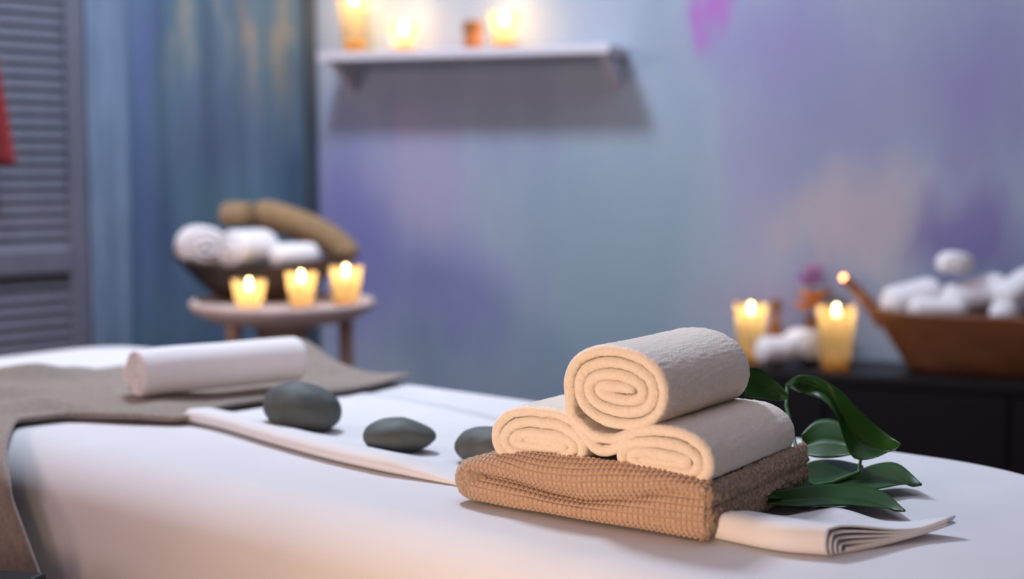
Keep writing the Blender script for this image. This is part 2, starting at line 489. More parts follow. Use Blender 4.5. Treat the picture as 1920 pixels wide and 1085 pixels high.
# flat shade the top cap cleanly: weighted by its size
sheet.data.polygons[len(sheet.data.polygons) - 1].use_smooth = True
tag(sheet, 'large white sheet draped over the massage table, hanging down its side', 'bed sheet')

# ------------------------------------------------------------------ folded runner (white linen laid along the table)
edge = catmull([(-1.507, 1.135), (-1.43, 1.131), (-1.316, 1.110), (-1.198, 1.092), (-1.111, 1.086), (-0.98, 1.083), (-0.80, 1.082), (-0.671, 1.077), (-0.609, 1.076), (-0.565, 1.092)], 14)
farw = catmull([(-1.507, 0.30), (-1.43, 0.31), (-1.3, 0.32), (-1.2, 0.31), (-1.1, 0.28), (-0.98, 0.23), (-0.80, 0.19), (-0.671, 0.15), (-0.609, 0.135), (-0.55, 0.135)], 14)
def runner_sheet(name, parent, r_fold, inset, wfac, thick):
    """One folded layer: a U-fold along the near edge; both leaves run across to the far edge."""
    ne = len(edge)
    prof_n = 34
    vs = []
    for i in range(ne):
        u, v0 = edge[i]; w = farw[i][1] * wfac
        e = i / (ne - 1)
        under = 1.0 if (-1.00 < u < -0.68) else 0.0
        soft = min(1, max(0, (u + 0.695) / 0.03)) if u > -0.695 else (min(1, max(0, (-0.99 - u) / 0.10)) if u < -0.99 else 0.0)
        rf = r_fold * (0.12 + 0.88 * soft) if u > -0.85 else r_fold * (0.12 + 0.63 * soft)
        loose = min(1, max(0, (u + 0.67) / 0.07)) ** 1.5
        row = []
        for j in range(prof_n):        # upper leaf from the far edge to the fold, round the fold, lower leaf back
            if j < 14:   q = 1 - j / 14; side = 1
            elif j < 20: q = 0; side = 0
            else:        q = (j - 20) / 13; side = -1
            x = inset + q * (w - inset)
            # height of the upper leaf above the sheet: fat at the fold, pinched, then a loose wave at the far edge
            xr = x / max(w, 1e-6)
            fold = 2 * rf * math.exp(-(x / 0.075) ** 2) if u > -0.66 else 2 * rf * math.exp(-(x / 0.05) ** 2)
            flat = (0.0035 * (1 - 0.6 * xr) if u < -0.66 else 0.0045)
            wave = loose * 0.0085 * (xr ** 2.2) * (1 + 0.9 * sin((u + 0.67) * 62 + 0.4))
            hi = max(flat, fold) + wave
            lo = 0.0022 + wave * 0.85
            if -0.985 < u < -0.700: hi, lo = min(hi, 0.0022), 0.0010
            lay = (r_fold_max - r_fold) * 0.16
            if side == 1: z = hi - lay
            elif side == -1: z = lo + lay
            else:
                a = PI / 2 - PI * (j - 13) / 7
                z = (hi + lo) / 2 + (hi - lo - 2 * lay) / 2 * sin(a)
                x = inset - (hi - lo) / 2 * (0.8 if u > -0.68 else 1.9) * cos(a)
            skew = e ** 6 * 0.055 * max(0, xr)
            row.append(UV(u + skew, v0 + 0.012 + x, TOP + z))
        vs += row
    o = mesh_obj(name, vs, grid_faces(ne, prof_n), MAT['runner'], parent)
    md = o.modifiers.new('thickness', 'SOLIDIFY'); md.thickness = thick; md.offset = -1
    return o
r_fold_max = 0.0125
runner = thing('folded_runner', 'long white linen cloth folded along the table under stones and brown towel', 'folded cloth', (0, 0, 0))
runner_sheet('outer_fold', runner, 0.0125, 0.0, 1.0, 0.0016)
runner_sheet('inner_fold', runner, 0.0100, 0.004, 0.985, 0.0020)
runner_sheet('inner_fold', runner, 0.0075, 0.008, 0.975, 0.0020)
runner_sheet('inner_fold', runner, 0.0050, 0.012, 0.97, 0.0020)
runner_sheet('inner_fold', runner, 0.0025, 0.016, 0.965, 0.0020)

# ------------------------------------------------------------------ throw under the far towel roll
def throw_mesh():
    nv, nu = 90, 46
    vs = []
    for i in range(nv):
        e = i / (nv - 1)
        # path across the table: hangs down the near side, then over the top to the far edge
        Ltot = 0.22 + 0.70
        d = e * Ltot
        for j in range(nu):
            q = j / (nu - 1)                       # 0 = right edge (towards the stones), 1 = left edge
            if d < 0.20:
                hang = 0.20 - d; v = V0 - 0.042 - 0.03 * hang; z = TOP - 0.045 - hang * 0.62 + 0.0
            else:
                x = d - 0.20
                v = V0 - 0.042 + x * 1.0; z = TOP
                if x < 0.11:
                    a = x / 0.11 * PI / 2
                    v = V0 - 0.042 + 0.11 * (1 - cos(a)) ; z = TOP - 0.045 + 0.055 * sin(a)
                else:
                    v = V0 - 0.042 + x; z = TOP + 0.010
            # right edge of the throw follows this line, the left edge is straight
            vr = [0.858, 0.90, 0.975, 1.045, 1.08, 1.12, 1.21, 1.30, 1.41, 1.58, 1.70]
            ur = [-1.495, -1.57, -1.670, -1.655, -1.58, -1.51, -1.55, -1.545, -1.51, -1.545, -1.56]
            u_r = float(np.interp(v, vr, ur)) + 0.02
            if d < 0.20: u_r = -1.475 + (0.20 - d) * 0.5
            u_l = -1.985
            u = u_r + (u_l - u_r) * q
            # wrinkles
            w = 0.0
            if v > 0.95:
                near = min(1.0, max(0, 1.6 - abs(v - 1.05) / 0.16)) * min(1, (v - 0.95) / 0.04)
                w += 0.008 * near * max(0, sin(q * 9 + v * 5 + 0.6)) * (0.4 + q)
                w += 0.013 * mnoise.noise(Vector((u * 11, v * 8, 1)))
                # ridge standing up at the far left
                w += 0.036 * math.exp(-((v - 1.56) / 0.10) ** 2) * math.exp(-((u + 1.79) / 0.10) ** 2)
                w += 0.010 * max(0, q - 0.2) * (1 + sin(u * 34 + v * 13)) * max(0, 1 - abs(v - 1.12) / 0.25)
                wob = 0.05 * sin(v * 21)
                w += 0.017 * near * (math.exp(-((q - 0.80 - wob) / 0.075) ** 2) + 0.9 * math.exp(-((q - 0.52 + wob * 1.3) / 0.085) ** 2) + 0.2 * math.exp(-((q - 0.22 - wob) / 0.08) ** 2))
                w = max(w, -0.001) * min(1, (v - 0.95) / 0.05)
                if q < 0.05: w *= 0.3
            z += w + (0.004 if q < 0.03 else 0)
            out = 0.0
            if d < 0.20: out = 0.008 * sin(q * 12) * (0.2 - d) / 0.2
            vs.append(UV(u, v - out, z))
    o = mesh_obj('throw_blanket', vs, grid_faces(nv, nu), MAT['throw'])
    md = o.modifiers.new('thickness', 'SOLIDIFY'); md.thickness = 0.007; md.offset = -1
    s = o.modifiers.new('smooth', 'SUBSURF'); s.levels = 1; s.render_levels = 1
    return o
tag(throw_mesh(), 'taupe woven throw laid across the far end of the table under the white towel roll', 'throw')

# ------------------------------------------------------------------ rolled towels
def spiral(cx, cz, rx, rz, t, phi0, turns, direction, rxl=None, rxr=None, jitter=0.0, seed=0):
    pts = []
    n = int(turns * 72)
    for i in range(n + 1):
        th = 2 * PI * i / 72
        k = t * th / (2 * PI) + t / 2
        ph = phi0 + direction * th
        c, s = cos(ph), sin(ph)
        ax = (rxr if (c > 0 and rxr) else (rxl if (c < 0 and rxl) else rx)) - k
        az = rz - k
        ax = max(ax, t * 0.3); az = max(az, t * 0.28)
        j = 1 + jitter * mnoise.noise(Vector((th * 0.5, seed, 0)))
        # a slightly squared ellipse
        e = 0.9
        x = ax * math.copysign(abs(c) ** e, c) * j; z = az * math.copysign(abs(s) ** e, s) * j
        pts.append((cx + x, cz + z))
    return pts

def ribbon(name, path, t, length, m, parent=None, samples=520, axial=26, fuzz=0.0007, y0=0.0, sway=0.0, seed=0.0, front=9, taper=True, rnd=0.55, barrel=0.0, rad0=1.0):
    """A towel layer of thickness t following PATH (x, z), swept along y; both long edges are rounded."""
    p = resample(np.array(path, float), samples)
    tan = np.gradient(p, axis=0); tan /= np.linalg.norm(tan, axis=1)[:, None]
    nrm = np.stack([-tan[:, 1], tan[:, 0]], 1)
    prof = []
    h = t / 2
    R = t * rnd
    for k in range(axial):
        prof.append((h, length - R - (length - 2 * R) * k / (axial - 1)))
    for k in range(1, front):
        a = PI * k / front
        prof.append((h * cos(a), R - R * sin(a)))
    for k in range(5):
        prof.append((-h, R + (length - 2 * R) * k / 4))
    for k in range(1, front):
        a = PI * k / front
        prof.append((-h * cos(a), length - R + R * sin(a)))
    npf = len(prof)
    vs = []
    for i in range(samples):
        e = i / (samples - 1)
        end = 1.0
        if taper:
            end = min(1.0, 0.25 + 0.75 * math.sqrt(min(1, min(e, 1 - e) * samples / 5.0)))
        for (nn, yy) in prof:
            x = p[i, 0] + nrm[i, 0] * nn * end; z = p[i, 1] + nrm[i, 1] * nn * end; y = yy
            v = Vector((x, y, z))
            if fuzz:
                q = mnoise.noise(v * 330 + Vector((seed, 0, 0))) * fuzz + mnoise.noise(v * 60 + Vector((seed, 3, 0))) * fuzz * (1.2 if yy < t else 0.45)
                x += nrm[i, 0] * q; z += nrm[i, 1] * q; y += q * 0.9 * (1 if yy < t else 0.3)
            if sway:
                x += sway * sin(yy * 14 + seed) * 0.4
                z += sway * mnoise.noise(Vector((x * 12, yy * 9, seed)))
            if barrel:
                y = length / 2 + (y - length / 2) * (1 - barrel * min(1.1, math.hypot(x, z) / rad0) ** 2.2)
            vs.append((x, y0 + y, z))
    fs = grid_faces(samples, npf, wrap_v=True)
    fs.append(tuple(range(npf))); fs.append(tuple(range((samples - 1) * npf, samples * npf)))
    return mesh_obj(name, vs, fs, m, parent)

A35 = rad(-35)
SCL = 1.034
STACK = (0.1710, 1.2422, -0.0360)

# top roll
path = [(-0.078, 0.8190), (-0.092, 0.8120), (-0.107, 0.8098), (-0.122, 0.8120), (-0.135, 0.8195), (-0.1445, 0.8285)]
top = spiral(-0.0945, 0.8555, 0.0585, 0.0440, 0.0108, rad(200), 3.62, -1, jitter=0.03, seed=1)
path = catmull(path + top[3::2], 4)
tt = thing('rolled_towel', 'rolled cream towel lying on top of the other towel rolls', 'rolled towel', STACK, A35)
ribbon('towel_coil', path, 0.0105, 0.172, MAT['terry'], tt, samples=760, axial=30, y0=0.015, sway=0.0012, seed=1.0)

# lower towel, rolled in from both ends: two coils joined by the trough that carries the top roll
lc = spiral(-0.183, 0.7975, 0.0560, 0.0365, 0.0105, rad(48), 3.25, 1, rxr=0.066, jitter=0.05, seed=3)
rc = spiral(-0.043, 0.7970, 0.0495, 0.0320, 0.0105, rad(125), 2.85, -1, rxl=0.062, jitter=0.05, seed=5)
mid = [(-0.128, 0.8055), (-0.118, 0.8000), (-0.108, 0.7985), (-0.098, 0.8015), (-0.088, 0.8085)]
path = np.array(list(lc[::-1]) + mid + list(rc))
path = catmull(path[::2], 4)
lt = thing('double_rolled_towel', 'cream towel coiled from both ends into two rolls, lying on the brown towel', 'rolled towel', STACK, A35)
ribbon('towel_coil', path, 0.0102, 0.180, MAT['terry'], lt, samples=900, axial=30, y0=0.015, sway=0.0010, seed=9.0)

# ------------------------------------------------------------------ brown folded towel
bt = thing('folded_towel', 'folded brown waffle towel under the cream towel rolls', 'folded towel', STACK, A35)
SW, DP, ZB = 0.254, 0.222, 0.7348
ss_c = [-0.01, 0.0, 0.036, 0.0756, 0.125, 0.165, 0.212, 0.25, 0.28]
zz_c = [0.7745, 0.7735, 0.7735, 0.7615, 0.7515, 0.7535, 0.7600, 0.7620, 0.762]
ss_t = [-0.01, 0.0, 0.037, 0.091, 0.148, 0.202, 0.2456, 0.262, 0.28]
zz_t = [0.7845, 0.7850, 0.7890, 0.7915, 0.7905, 0.7870, 0.7790, 0.7735, 0.772]
CELL_S, CELL_Z = 0.00535, 0.0063
def brown_section(s):
    """Profile of the waffle face at distance s from the right corner: list of (t depth, z), from the underside up over the lip."""
    zc = float(np.interp(s, ss_c, zz_c)); zt = float(np.interp(s, ss_t, zz_t))
    deep = 0.010 + 0.006 * math.exp(-((s - 0.17) / 0.07) ** 2)
    if s < 0.06: deep *= 0.25 + 0.75 * s / 0.06
    pts = [(0.045, ZB), (0.025, ZB), (0.012, ZB)]
    n = 22
    bul = 0.002 * sin(PI * min(1, s / SW))
    for k in range(n + 1):
        q = k / n
        t = deep * abs(2 * q - 1) ** 3.0
        if q < 0.5: t = 0.010 * abs(2 * q - 1) ** 3.0
        pts.append((t - bul, ZB + (zc - 0.0006 - ZB) * q))
    up = zt - zc
    for k in range(1, n + 1):
        q = k / n
        if q < 0.5:
            t = 0.001 + deep * abs(2 * q - 1) ** 2.6
        else:
            t = 0.001 + 0.016 * abs(2 * q - 1) ** 2.6
        pts.append((t - bul * 1.5, zc + 0.0006 + (up - 0.0006) * q))
    zin = 0.7600
    for tt_, zz in ((0.0185, zt - 0.003), (0.021, zin + (zt - zin) * 0.35), (0.026, zin), (0.06, zin), (0.10, zin), (0.15, zin), (DP - 0.012, zin - 0.001), (DP - 0.003, zin - 0.006), (DP, zin - 0.018)):
        pts.append((tt_, zz))
    return np.array(pts)

ns = 600
rows = []
for i in range(ns):
    s = SW * i / (ns - 1)
    sec = resample(brown_section(s), 420)
    # keep detail at the front: resample by a non-uniform parameter
    sec = brown_section(s)
    d = np.r_[0, np.cumsum(np.linalg.norm(np.diff(sec, axis=0), axis=1))]
    tpar = np.r_[np.linspace(0, 0.13, 300), np.linspace(0.132, d[-1], 24)]
    c = np.stack([np.interp(tpar, d, sec[:, k]) for k in (0, 1)], 1)
    tan = np.gradient(c, axis=0); tan /= np.linalg.norm(tan, axis=1)[:, None] + 1e-9
    nr = np.stack([-tan[:, 1], tan[:, 0]], 1)          # outward: towards -t at the front face
    # waffle cells
    wob = 0.0006 * np.array([mnoise.noise(Vector((s * 30, a * 40, 0))) for a in tpar])
    cs = np.abs(np.sin(PI * (s + wob + 0.0) / CELL_S)); cz = np.abs(np.sin(PI * (tpar + wob) / CELL_Z))
    pil = (1 - (1 - cs) ** 2.6) * (1 - (1 - cz) ** 2.6)
    amp = np.where(tpar < 0.132, 0.0027, 0.0004)
    off = (pil - 0.6) * amp + 0.0008 * np.array([mnoise.noise(Vector((s * 22, a * 22, 4))) for a in tpar])
    c = c + nr * off[:, None]
    rows.append(c)
nv = len(rows[0])
vs = []
for i in range(ns):
    s = SW * i / (ns - 1)
    for (t, z) in rows[i]:
        vs.append((-s, t, z))
mesh_obj('waffle_cover', vs, grid_faces(ns, nv), MAT['waffle'], bt)

# terry side on the right: a soft two-fold edge with deep loops
nt_, nz_ = 230, 64
vs = []
for i in range(nt_):
    t = 0.0005 + (DP - 0.003) * i / (nt_ - 1)
    lift = 0.0
    for j in range(nz_):
        q = j / (nz_ - 1)
        zt = 0.7835 + 0.004 * (i / nt_)
        z = ZB - 0.001 + (zt - ZB + 0.001) * q
        qc = 0.60
        b = 1 - abs((q - qc / 2) / (qc / 2)) ** 3 if q < qc else 1 - abs((q - (1 + qc) / 2) / ((1 - qc) / 2)) ** 3
        b = 0.45 * b ** 0.6 + 0.55 * (1 - abs(2 * q - 1) ** 2.6)
        x = -0.003 + 0.008 * b
        f = min(1, i / 8, (nt_ - 1 - i) / 8)
        x = -0.005 + (x + 0.005) * f ** 0.5
        v = Vector((x, t, z))
        n_ = mnoise.noise(v * 340) * 0.0016 + mnoise.noise(v * 150 + Vector((4, 0, 0))) * 0.0012
        vs.append((x + n_, t + n_ * 0.5, z + mnoise.noise(v * 300 + Vector((9, 2, 0))) * 0.0012))
mesh_obj('terry_side', vs, grid_faces(nt_, nz_), MAT['bterry'], bt)

# rolled terry end on the left
nt_, na = 120, 90
vs = []
for i in range(nt_ + 14):
    if i < 14:
        f = sin(PI / 2 * (i + 0.6) / 14.6); t = -0.001 + 0.014 * (1 - cos(PI / 2 * i / 14))
    else:
        f = 1.0; t = 0.013 + (DP - 0.02) * (i - 14) / nt_
    for j in range(na):
        a = 2 * PI * j / na
        x = -0.256 - 0.020 * f * cos(a); z = 0.7545 + 0.0205 * f * sin(a)
        v = Vector((x, t, z)); n_ = mnoise.noise(v * 380) * 0.0015 + mnoise.noise(v * 170) * 0.001
        vs.append((x - cos(a) * n_ * f, t - n_ * (1 - f) * 1.2, z + sin(a) * n_ * f))
fs = grid_faces(nt_ + 14, na, wrap_v=True); fs.append(tuple(range(na))); fs.append(tuple(range((nt_ + 13) * na, (nt_ + 14) * na)))
mesh_obj('rolled_end', vs, fs, MAT['bterry'], bt)

for o in (tt, lt, bt): o.scale = (SCL,) * 3
for o in (tt, lt): o.location.x -= 0.0035

# ------------------------------------------------------------------ far white roll
fr = thing('rolled_towel', 'smooth white rolled towel lying on the taupe throw', 'rolled towel', (-0.517, 1.935, 0.7325), rad(-53))
path = spiral(0, 0.0375, 0.0385, 0.0375, 0.0085, rad(215), 3.6, -1, jitter=0.04, seed=2)
ribbon('towel_coil', path, 0.0083, 0.25, MAT['towel'], fr, samples=420, axial=18, fuzz=0.0003, sway=0.0015, seed=3.0, rnd=0.8)
vs = []
bm = bmesh.new(); bmesh.ops.create_icosphere(bm, subdivisions=4, radius=1.0)
for v in bm.verts:
    n_ = 1 + 0.35 * mnoise.noise(v.co * 1.7)
    v.co = Vector((-0.040 + v.co.x * 0.011 * n_, 0.012 + v.co.y * 0.012 * n_, 0.034 + v.co.z * 0.022 * n_))
bm_obj('loose_corner', bm, MAT['towel'], fr, smooth=True)

# ------------------------------------------------------------------ stones
def stone(label, loc, rotz, sx, sy, sz, seed, tilt=0.0, point=0.0):
    bm = bmesh.new(); bmesh.ops.create_icosphere(bm, subdivisions=5, radius=1.0)
    for v in bm.verts:
        c = v.co.copy()
        n_ = 1 + 0.10 * mnoise.noise(c * 0.9 + Vector((seed, 0, 0))) + 0.03 * mnoise.noise(c * 2.2 + Vector((seed, 5, 0)))
        x, y, z = c.x, c.y, c.z
        z = math.copysign(abs(z) ** 0.96, z)
        taper = 1 - point * max(0, x) * 0.45 - point * 0.15 * x
        v.co = Vector((x * sx * n_, y * sy * n_ * taper, z * sz * n_ * taper + tilt * x * sz))
    zmin = min(v.co.z for v in bm.verts)
    for v in bm.verts:      # settle on a small flat
        v.co.z = max(v.co.z, zmin + sz * 0.24) - zmin - sz * 0.24
    o = bm_obj('basalt_stone', bm, MAT['stone'], smooth=True)
    o.location = loc; o.rotation_euler = (0, 0, rotz)
    return tag(o, label, 'stone', 'basalt stones on the white runner')
stone('dark grey basalt stone beside the white towel roll, the largest one', (-0.264, 1.770, 0.7268), rad(-12), 0.0500, 0.042, 0.0335, 1.0, tilt=-0.16)
stone('flatter dark grey basalt stone with a pointed end, middle of the three', (-0.130, 1.640, 0.7268), rad(-14), 0.0430, 0.033, 0.0210, 4.0, point=0.5)
stone('dark grey basalt stone half hidden behind the stacked towels', (-0.028, 1.575, 0.7268), rad(-25), 0.0380, 0.030, 0.0220, 8.0)

# ------------------------------------------------------------------ leafy sprig behind the towels
FPX = 50 / 36 * 1920
PITCH = math.atan((542.5 - 305) / FPX)
def at(px, py, y):
    """A point of the sprig, given by the direction one sees it in and its distance y."""
    a = (px - 960) / FPX; b = (542.5 - py) / FPX
    c, s = cos(PITCH), sin(PITCH)
    d = Vector((a, c + b * s, -s + b * c)); k = y / d.y
    return Vector((d.x * k, d.y * k, 1.06 + d.z * k))
sprig = thing('leafy_sprig', 'sprig of glossy dark green leaves lying behind the stacked towels', 'green sprig', (0.30, 1.46, TOP))
def leaf(e1, e2, cup=0.006, n=30, m=13):
    a = catmull([at(*p) for p in e1], 10); b = catmull([at(*p) for p in e2], 10)
    a = resample(a, n); b = resample(b, n)
    vs = []
    for i in range(n):
        p, q = Vector(a[i]), Vector(b[i])
        ac = Vector(a[min(i + 1, n - 1)]) - Vector(a[max(i - 1, 0)])
        nrm = ac.cross(q - p)
        if nrm.length > 1e-9: nrm.normalize()
        if nrm.z < 0: nrm = -nrm
        w = (q - p).length
        for j in range(m):
            f = j / (m - 1)
            sag = -cup * (1 - abs(2 * f - 1) ** 0.8) * min(1, w / 0.02)
            rip = 0.0000 * sin(i * 1.1 + f * 9) * min(1, w / 0.02)
            vs.append(p.lerp(q, f) + nrm * (sag + rip))
    o = mesh_obj('leaf', [v - sprig.location for v in vs], grid_faces(n, m), MAT['leaf'], sprig)
    md = o.modifiers.new('thickness', 'SOLIDIFY'); md.thickness = 0.0007; md.offset = 0
    return o
# behind the top roll
leaf([(1396, 742, 1.50), (1430, 747, 1.49), (1460, 751, 1.48), (1479, 747, 1.47)], [(1398, 690, 1.50), (1424, 690, 1.50), (1456, 716, 1.49), (1479, 740, 1.47)], cup=0.004)
# tall arching leaf
leaf([(1474, 722, 1.55), (1500, 735, 1.53), (1540, 748, 1.50), (1568, 778, 1.48), (1580, 815, 1.47), (1600, 858, 1.46), (1640, 858, 1.45), (1688, 834, 1.45)],
     [(1474, 719, 1.55), (1500, 703, 1.53), (1545, 712, 1.51), (1585, 740, 1.50), (1615, 772, 1.49), (1650, 803, 1.48), (1670, 818, 1.47), (1689, 831, 1.45)], cup=0.008)
# round leaf between the arching leaf and the rolls
leaf([(1500, 850, 1.53), (1535, 858, 1.51), (1570, 857, 1.50), (1606, 850, 1.49)], [(1502, 815, 1.55), (1530, 789, 1.56), (1565, 787, 1.55), (1604, 815, 1.52)], cup=0.006)
# lying leaves
leaf([(1478, 905, 1.44), (1530, 914, 1.43), (1580, 912, 1.43), (1622, 884, 1.47)], [(1484, 884, 1.47), (1525, 864, 1.50), (1570, 862, 1.52), (1618, 872, 1.51)], cup=0.004)
leaf([(1520, 922, 1.40), (1585, 919, 1.40), (1645, 916, 1.41), (1692, 908, 1.43), (1728, 909, 1.435)], [(1522, 914, 1.42), (1590, 890, 1.45), (1640, 870, 1.48), (1684, 869, 1.48), (1729, 907, 1.438)], cup=0.007)
leaf([(1438, 944, 1.325), (1500, 949, 1.335), (1580, 946, 1.35), (1645, 951, 1.34), (1697, 958, 1.333)], [(1442, 922, 1.345), (1520, 910, 1.385), (1600, 908, 1.41), (1655, 921, 1.39), (1698, 956, 1.336)], cup=0.005)
leaf([(1440, 934, 1.33), (1485, 935, 1.36), (1530, 922, 1.385)], [(1446, 914, 1.35), (1490, 892, 1.41), (1532, 912, 1.41)], cup=0.003)
tube_obj('stem', [at(*p) - sprig.location for p in [(1455, 925, 1.355), (1500, 915, 1.40), (1560, 905, 1.43), (1610, 885, 1.45), (1614, 860, 1.47), (1600, 840, 1.48)]], [0.0024, 0.0023, 0.0022, 0.002, 0.0018, 0.0014], MAT['stem'], sprig)
tube_obj('stem', [at(*p) - sprig.location for p in [(1462, 922, 1.37), (1500, 870, 1.48), (1474, 760, 1.53), (1476, 722, 1.55)]], [0.0024, 0.0022, 0.002, 0.0016], MAT['stem'], sprig)

# ------------------------------------------------------------------ candles
GROUP_POWER = 0.08
def candle(label, loc, r_top, r_bot, h, fill=0.22, fh=0.026, group=None, power=1.0, flame_z=None, glass='glass'):
    c = thing('candle', label, 'candle', loc, 0, group)
    th = 0.002
    prof = [(0.0005, 0.0), (r_bot * 0.9, 0.0), (r_bot, 0.003)]
    for k in range(1, 9):
        q = k / 8
        prof.append((r_bot + (r_top - r_bot) * q ** 0.85, 0.003 + (h - 0.003) * q))
    lathe('glass_cup', prof, MAT[glass], c, seg=40)
    hw = h * fill
    rw = r_bot + (r_top - r_bot) * fill ** 0.85 - th
    wp = [(0.0005, 0.005), (r_bot - th, 0.005), (rw, hw), (rw * 0.6, hw - 0.002), (0.0005, hw - 0.002)]
    lathe('wax', wp, MAT['wax'], c, seg=32)
    fz = flame_z if flame_z is not None else h - 0.012
    fz0 = fz - fh * 0.45
    tube_obj('wick', [(0, 0, hw - 0.004), (0.0003, 0.0002, (hw + fz0) / 2), (0, 0.0005, fz0 + 0.004)], 0.0011, MAT['wick'], c, seg=8)
    fp = [(0.0002, 0.0), (fh * 0.17, fh * 0.10), (fh * 0.235, fh * 0.28), (fh * 0.20, fh * 0.52), (fh * 0.11, fh * 0.78), (0.0002, fh)]
    lathe('flame', fp, MAT['flame'], c, seg=20, loc=(0, 0, fz0))
    ld = bpy.data.lights.new('candle_light', 'POINT'); ld.energy = GROUP_POWER * power; ld.color = (1.0, 0.56, 0.22); ld.shadow_soft_size = 0.006
    lo = bpy.data.objects.new('candle_light', ld); link(lo, c); lo.location = (0, 0, fz)
    return c
G1, G2, G3 = 'lit candles on the round side table', 'lit candles on the wall shelf', 'lit candles on the black sideboard'
TZ = 0.7445
candle('short lit candle in front of the dark wooden bowl, lowest flame on the side table', (-0.566, 3.05, TZ), 0.0375, 0.026, 0.066, group=G1)
candle('lit candle between two others on the round side table', (-0.461, 3.10, TZ), 0.0350, 0.024, 0.079, group=G1)
candle('lit candle nearest the right rim of the round side table', (-0.369, 3.15, TZ), 0.0375, 0.027, 0.088, group=G1)

# ------------------------------------------------------------------ round side table
st = thing('side_table', 'round bleached wooden side table holding a dark bowl and three candles', 'side table', (-0.518, 3.2, 0.0))
lathe('table_top', [(0.0005, 0.744), (0.188, 0.744), (0.196, 0.752), (0.205, 0.752), (0.208, 0.744), (0.204, 0.732), (0.16, 0.708), (0.10, 0.700), (0.0005, 0.700)], MAT['tablewood'], st, seg=72)
lathe('pedestal', [(0.0005, 0.70), (0.075, 0.70), (0.055, 0.67), (0.045, 0.60), (0.040, 0.40), (0.05, 0.20), (0.09, 0.06), (0.0005, 0.06)], MAT['legwood'], st, seg=40, loc=(-0.005, 0.02, 0))
for k in range(3):
    a = rad(-8 + 120 * k)
    tube_obj('leg', [(0.145 * cos(a), 0.145 * sin(a), 0.715), (0.150 * cos(a), 0.150 * sin(a), 0.40), (0.160 * cos(a), 0.160 * sin(a), 0.0)], [0.017, 0.015, 0.014], MAT['legwood'], st, seg=14)

# boat-shaped bowl on the side table
def boat_bowl(name, label, loc, rotz, L, W, H, m, rise=0.05, th=0.008, bl=0.45):
    o = thing(name, label, 'bowl', loc, rotz)
    nr, na = 14, 64
    vs = []
    def pt(q, a, ins):
        # q 0 base .. 1 rim
        k = bl + (1 - bl) * q ** 0.9
        ex, ey = (L - ins) * k, (W - ins) * (bl + (1 - bl) * q ** 0.6)
        x = ex * cos(a); y = ey * sin(a)
        z = H * q + rise * (abs(cos(a)) ** 3) * q ** 2
        return (x, y, z)
    for i in range(nr + 1):
        q = i / nr
        for j in range(na): vs.append(pt(q, 2 * PI * j / na, 0))
    for i in range(nr, -1, -1):
        q = i / nr
        for j in range(na):
            x, y, z = pt(q, 2 * PI * j / na, th)
            vs.append((x, y, max(z, th) if q < 0.5 else z))
    fs = grid_faces(2 * nr + 2, na, wrap_v=True)
    fs.append(tuple(range(na))); n0 = (2 * nr + 1) * na
    fs.append(tuple(range(n0, n0 + na)))
    mesh_obj('bowl_body', vs, fs, m, o)
    return o
boat_bowl('wooden_bowl', 'dark wooden boat bowl of rolled towels on the round side table', (-0.582, 3.27, TZ + 0.0005), rad(-6), 0.205, 0.125, 0.085, MAT['darkwood'], rise=0.026, bl=0.42)

def small_roll(label, loc, rotz, r, L, m, tilt=0.0, group=None, cat='rolled towel', rzf=0.9, seed=0.0, roll=0.0, t=None):
    o = thing('rolled_towel', label, cat, loc, rotz, group)
    o.rotation_euler = (tilt, roll, rotz)
    t = t or r * 0.27
    p = spiral(0, 0, r, r * rzf, t, rad(220), 2.9, -1, jitter=0.05, seed=seed)
    ribbon('towel_coil', p, t * 0.97, L, m, o, samples=150, axial=8, fuzz=0.0006, seed=seed, y0=-L / 2, rnd=1.2, front=7, barrel=0.45, rad0=r)
    return o
GB = 'rolled towels in the dark wooden bowl'
small_roll('white rolled towel at the left end of the dark bowl', (-0.712, 3.27, 0.868), rad(25), 0.060, 0.12, MAT['towel'], group=GB, seed=1)
small_roll('white rolled towel in the middle of the dark bowl, behind the shortest candle', (-0.600, 3.235, 0.862), rad(-40), 0.058, 0.14, MAT['towel'], group=GB, seed=2)
small_roll('small white rolled towel at the right side of the dark bowl', (-0.495, 3.235, 0.846), rad(-62), 0.040, 0.12, MAT['towel'], group=GB, seed=3)
small_roll('short tan rolled towel on top of the dark bowl pile', (-0.645, 3.37, 0.935), rad(62), 0.040, 0.10, MAT['tan'], group=GB, seed=4)
# long tan towel roll that bends over the right rim
bt2 = thing('rolled_towel', 'long tan rolled towel sagging over the right end of the dark bowl', 'rolled towel', (-0.50, 3.38, 0.88), 0, GB)
cp = catmull([(-0.115, 0.0, 0.062), (-0.06, 0.0, 0.050), (0.0, 0.0, 0.030), (0.055, 0.0, 0.004), (0.095, -0.005, -0.026), (0.112, -0.01, -0.055)], 8)
nn = len(cp)
tube_obj('towel_coil', [tuple(p) for p in cp], [0.036 * min(1, 0.45 + 0.55 * math.sqrt(min(i, nn - 1 - i) / 4)) if min(i, nn - 1 - i) < 4 else 0.036 for i in range(nn)], MAT['tan'], bt2, seg=28)

